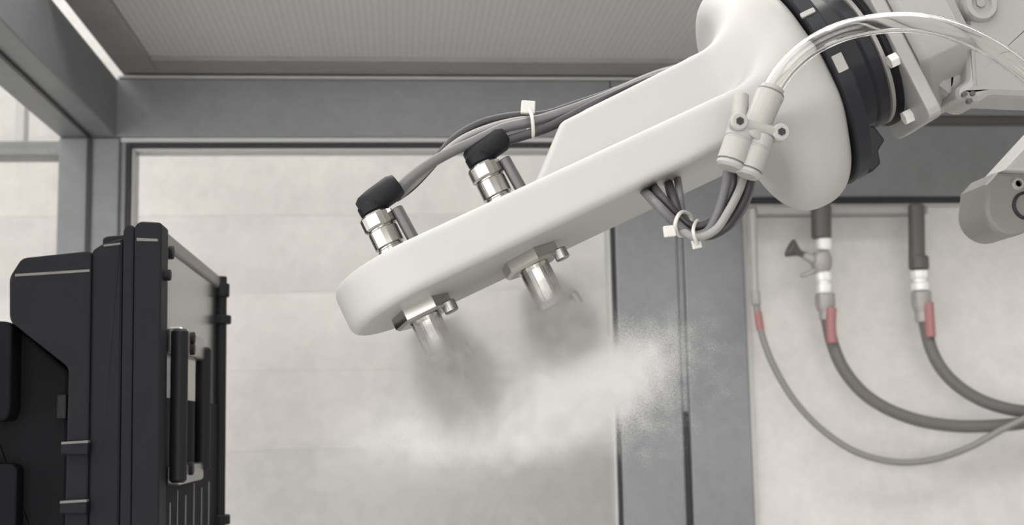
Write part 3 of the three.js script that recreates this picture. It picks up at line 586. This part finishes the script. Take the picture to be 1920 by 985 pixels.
// ---------------------------------------------------------------- the machine housing with the polished end plate
{
  const Z = -1.0, XP = -0.184, BY = Y(-0.14), b = thing('machine_housing', 'charcoal machine housing with a polished end plate and black grab handle', 'machine', V(-0.26, BY, -1.17));
  const f = (px, py, dz = 0) => [at(px, Math.min(py, 690), 1.0 + dz).x, at(px, py, 1.0 + dz).y];
  const front = (pts, dz, thick, bevel, r) => plate(rounded(pts.map(([x, y]) => { const q = f(x, y, dz); return [q[0], Math.max(BY, q[1])]; }), r), V(0, 0, Z - dz - thick), V(1, 0, 0), V(0, 1, 0), V(0, 0, 1), thick, bevel);
  const D = 1400;
  part(b, 'end_frame_post', front([[252, D], [252, 424], [262, 415], [303, 417], [303, D]], 0, 0.03, 0.0015, 0.003), M.boxDark);
  part(b, 'end_frame_rib', front([[231, D], [231, 432], [240, 420], [251.5, 424], [251.5, D]], 0.001, 0.03, 0.0012, 0.002), M.boxDark);
  part(b, 'middle_shell', front([[172, D], [172, 470], [190, 458], [230.5, 446], [230.5, D]], 0.006, 0.3, 0.002, 0.003), M.boxDark);
  part(b, 'top_block', front([[192, 470], [192, 447], [200, 443], [238, 440], [238, 470]], 0.035, 0.05, 0.0015, 0.002), M.boxDark);
  const left = part(b, 'front_shell', front([[17, 520], [40, 484], [171.5, 470], [171.5, D], [128, D], [128, 690], [20, 604], [17, 592]], 0.004, 0.2, 0.0016, 0.004), M.boxDark);
  part(left, 'edge_strip', front([[28, 519], [28, 514], [168, 505], [168, 510]], 0.0033, 0.002, 0.0003, 0.0003), M.boxEdge);
  part(b, 'edge_strip', front([[256, 452], [256, 446], [296, 448], [296, 453]], -0.0006, 0.002, 0.0003, 0.0003), M.boxEdge);
  part(b, 'edge_strip', front([[194, 463], [194, 459], [226, 455], [226, 459]], 0.0053, 0.002, 0.0003, 0.0003), M.boxEdge);
  part(b, 'lower_shell', front([[-90, D], [-90, 598], [24, 607], [130, 696], [134, D]], 0.03, 0.2, 0.003, 0.003), M.boxDarker);
  part(b, 'side_cover', front([[-110, 795], [-110, 600], [22, 603], [22, 770], [14, 790]], 0.004, 0.03, 0.002, 0.006), M.boxDarker);
  part(b, 'lower_cover', front([[-110, D], [-110, 868], [28, 870], [38, 880], [38, D]], 0.012, 0.03, 0.002, 0.005), M.boxDarker);
  part(b, 'latch', front([[108, 786], [108, 740], [126, 740], [126, 786]], 0.022, 0.02, 0.001, 0.001), M.blackSoft);
  for (const y of [829, 940]) {
    const tb = part(b, 'hinge_tab', front([[118, y + 24], [118, y + 2], [168, y - 1], [168, y + 24]], -0.004, 0.012, 0.001, 0.001), M.boxDark);
    part(tb, 'tab_edge', front([[118, y + 5], [118, y], [168, y - 3], [168, y + 2]], -0.0046, 0.008, 0.0004, 0.0004), M.boxEdge);
  }
  // end frame round the polished plate: runs away from the viewer along the side
  const top = 0.1585;
  const rail = part(b, 'top_rail', box(XP - 0.022, XP + 0.0005, Y(top - 0.0135), Y(top), Z - 0.345, Z - 0.0305, 0.003), M.railGrey);
  part(b, 'bottom_rail', box(XP - 0.022, XP + 0.0005, BY, BY + 0.02, Z - 0.345, Z - 0.0305, 0.003), M.railGrey);
  part(b, 'polished_plate', box(XP - 0.008, XP - 0.002, BY + 0.0202, Y(top - 0.0137), Z - 0.334, Z - 0.0302, 0.0004), M.polished, 'mirror-bright steel end plate');
  { // lower half of the plate is coated dark, with a few pale runs at its foot
    const yl = at(360, 752, 1.17).y, lp = part(b, 'lower_panel', box(XP - 0.0019, XP - 0.0003, BY + 0.0202, yl, Z - 0.3335, Z - 0.031, 0.0004), M.coated, 'dark coated lower half of the end plate');
    for (const [z, h, w] of [[0.06, 0.026, 0.004], [0.095, 0.034, 0.003], [0.135, 0.028, 0.005], [0.18, 0.036, 0.004], [0.225, 0.03, 0.004], [0.27, 0.034, 0.005]]) part(lp, 'paint_run', box(XP - 0.0004, XP + 0.0002, BY + 0.0204, Y(-0.083) + h, Z - z - w, Z - z, 0.0002), M.boxEdge);
  }
  part(b, 'near_edge_strip', box(XP - 0.0018, XP + 0.0006, BY + 0.03, Y(0.15), Z - 0.0345, Z - 0.0305, 0.0006), M.boxEdge);
  const fr = part(b, 'far_rod', rod(V(XP + 0.001, BY, Z - 0.338), V(XP + 0.001, Y(top - 0.0008), Z - 0.338), 0.0058, 0.0058, 0.1), M.blackSoft);
  for (const [y, r, h] of [[545, 0.0085, 0.014], [600, 0.0105, 0.009], [975, 0.011, 0.01]]) { const q = at(410, y, 1.338); part(fr, 'rod_collar', rod(V(XP + 0.001, q.y - h / 2, Z - 0.338), V(XP + 0.001, q.y + h / 2, Z - 0.338), r, r, 0.1), M.blackSoft); }
  part(b, 'corner_bolt', rod(V(XP - 0.002, at(318, 470, 1.03).y, Z - 0.043), V(XP + 0.0035, at(318, 470, 1.03).y, Z - 0.043), 0.0055), M.blackSoft);
  part(b, 'stop_pin', rod(V(XP - 0.002, at(308, 515, 1.01).y, Z - 0.014), V(XP + 0.0065, at(308, 515, 1.01).y, Z - 0.014), 0.0045), M.blackSoft);
  // grab handle: two black grips on bright end blocks
  const xh = XP + 0.0095, z1 = Z - 0.04, z2 = Z - 0.165;
  const yy = (py, z) => at(360, py, -z).y;
  const hd = part(b, 'handle', rod(V(xh, yy(905, z1), z1), V(xh, yy(617, z1), z1), 0.0068, 0.0068, 0.3), M.blackSoft, 'black double grab handle');
  part(hd, 'second_grip', rod(V(xh, yy(882, z2), z2), V(xh, yy(652, z2), z2), 0.0068, 0.0068, 0.3), M.blackSoft);
  for (const [pa, pb] of [[632, 662], [874, 900]]) part(hd, 'end_block', box(XP - 0.0015, xh + 0.002, Math.min(yy(pb, z1), yy(pb, z2)), Math.max(yy(pa, z1), yy(pa, z2)), z2 + 0.004, z1 - 0.004, 0.003), M.steelDull, 'bright metal end block');
  for (const py of [634, 655, 880]) { const y = yy(py, Z - 0.085); part(hd, 'handle_screw', rod(V(xh, y, Z - 0.085), V(xh + 0.005, y, Z - 0.085), 0.005), M.blackSoft); }
  // what it stands on, below the picture
  const st = thing('fixture_stand', 'dark steel fixture stand under the charcoal machine housing', 'stand', V(-0.26, DECK, -1.17));
  part(st, 'table_top', box(-0.42, -0.14, BY - 0.021, BY - 0.0005, -1.37, -0.98, 0.003), M.darkSteel);
  part(st, 'column', rod(V(-0.26, DECK + 0.03, -1.17), V(-0.26, BY - 0.0212, -1.17), 0.05), M.darkSteel);
  part(st, 'foot', rod(V(-0.26, DECK + 0.0003, -1.17), V(-0.26, DECK + 0.0299, -1.17), 0.12, 0.11), M.darkSteel);
}

// ---------------------------------------------------------------- pipes and hoses in the right bay
{
  const D = 1.868, p = (x, y, dz = 0) => at(x, y, D + dz), px = 0.000785;
  const mf = thing('air_manifold', 'grey air manifold with two dark drop pipes under the bay beam', 'manifold', p(1580, 396));
  part(mf, 'rail', box(p(1418, 396).x, p(1738, 396).x, p(1580, 403).y, p(1580, 387).y, -D - 0.03, -D + 0.006, 0.003), M.manifold);
  const pipes = [[1539, 384, 448, 19], [1718, 384, 488, 15.5]];
  for (const [x, y0, y1, r] of pipes) part(mf, 'drop_pipe', rod(p(x, y0, -0.008), p(x + 1, y1, -0.008), r * px), M.pipeDark, 'dark drop pipe');
  const ballv = thing('ball_valve', 'cast ball valve with a dark flared handle on the pipe nearer the posts', 'valve', p(1545, 580));
  const DZ = -0.008;
  part(ballv, 'union', rod(p(1545, 447, DZ), p(1545, 470, DZ), 15 * px), M.unionWhite, 'bright union');
  const vb = part(ballv, 'body', join(lathe(p(1541, 512, DZ), V(0, 1, 0), [[0, 0], [14 * px, 0], [15 * px, 4 * px], [20 * px, 14 * px], [20 * px, 28 * px], [15 * px, 40 * px], [0, 43 * px]], 32), rod(p(1535, 492, DZ), p(1506, 478, DZ), 11 * px, 8 * px)), M.valveBody);
  part(vb, 'handle', lathe(p(1508, 479, DZ), p(1478, 464, DZ).sub(p(1508, 479, DZ)), [[0, 0], [5 * px, 0], [7 * px, 12 * px], [19 * px, 30 * px], [17 * px, 33 * px], [0, 33 * px]], 28), M.pipeDark, 'dark flared handle');
  part(vb, 'drain_screw', rod(p(1528, 508, DZ), p(1502, 518, DZ), 5.5 * px, 4 * px), M.valveBody);
  part(ballv, 'lower_union', lathe(p(1546, 550, DZ), V(0, 1, 0), [[0, 0], [13 * px, 0], [14 * px, 3 * px], [14 * px, 16 * px], [11.5 * px, 19 * px], [11.5 * px, 22 * px], [14.5 * px, 25 * px], [14.5 * px, 40 * px], [0, 41 * px]], 32), M.unionWhite, 'bright union');
  part(ballv, 'ferrule', lathe(p(1548, 584, DZ), V(0, 1, 0), [[0, 0], [15 * px, 0], [19 * px, 12 * px], [19 * px, 32 * px], [17 * px, 34 * px], [0, 34 * px]], 32), M.valveBody);
  const coup = thing('hose_coupling', 'bright hose coupling under the plain drop pipe without a valve', 'coupling', p(1726, 580));
  part(coup, 'sleeve', rod(p(1722, 480, DZ), p(1723, 506, DZ), 19 * px), M.pipeDark);
  part(coup, 'union', lathe(p(1726, 545, DZ), V(0, 1, 0), [[0, 0], [16 * px, 0], [17 * px, 3 * px], [17 * px, 13 * px], [12 * px, 17 * px], [12 * px, 21 * px], [16 * px, 25 * px], [16 * px, 38 * px], [0, 39 * px]], 32), M.unionWhite, 'bright union');
  part(coup, 'ferrule', lathe(p(1729, 584, DZ), V(0, 1, 0), [[0, 0], [16 * px, 0], [19 * px, 10 * px], [19 * px, 36 * px], [17 * px, 38 * px], [0, 38 * px]], 32), M.valveBody);
  const hose = (label, pts, r, sleeve, rs, collar) => {
    const base = p(...pts[0]), h = thing('air_hose', label, 'hose', base);
    part(h, 'hose', tube(pts.map((q) => p(...q)), r * px, 90, 16), r > 8 ? M.hose : M.hoseThin);
    if (collar) part(h, 'collar', tube(collar.map((q) => p(...q)), (r + 4) * px, 10, 16), M.valveBody);
    part(h, 'sleeve', tube(sleeve.map((q) => p(...q)), rs * px, 20, 16), M.red, 'dull red sleeve');
  };
  hose('thick grey hose with a red sleeve hanging from the ball valve', [[1549, 586, DZ], [1553, 610, DZ], [1562, 648, DZ], [1580, 690, DZ], [1615, 734, DZ], [1660, 765, DZ], [1720, 788, DZ], [1790, 799, DZ], [1860, 799, DZ], [1935, 792], [2080, 770]], 12, [[1559, 578, DZ - 0.012], [1558, 610, DZ - 0.012], [1560, 643, DZ - 0.012]], 9.5, [[1551, 580, DZ], [1552, 600, DZ]]);
  hose('thick grey hose with a red sleeve hanging from the bright coupling', [[1731, 586, DZ], [1737, 620, DZ], [1746, 655, DZ], [1764, 690, DZ], [1796, 724, DZ], [1840, 751, DZ], [1890, 767, DZ], [1950, 774], [2080, 772]], 12, [[1741, 568, DZ - 0.012], [1743, 600, DZ - 0.012], [1745, 632, DZ - 0.012]], 9.5, [[1730, 582, DZ], [1732, 604, DZ]]);
  hose('thin grey hose with a small red sleeve looping lowest along the white panel', [[1417, 552], [1421, 590], [1432, 640], [1455, 695], [1490, 752], [1540, 805], [1605, 848], [1680, 867], [1750, 862], [1820, 838], [1880, 805, -0.02], [1940, 778, -0.03], [2080, 740, -0.03]], 6.5, [[1421, 586], [1423, 600], [1426, 618]], 7.6);
  const ct = thing('riser_tube', 'pale rigid riser tube against the post above the thin hose', 'tube', p(1417, 560));
  part(ct, 'pipe', rod(p(1411, 392), p(1416, 552), 7 * px), M.fitting);
  part(ct, 'coupler', rod(p(1416, 546, -0.0006), p(1418, 572, -0.0006), 9 * px), M.manifold);
}
renderer.render(scene, camera);
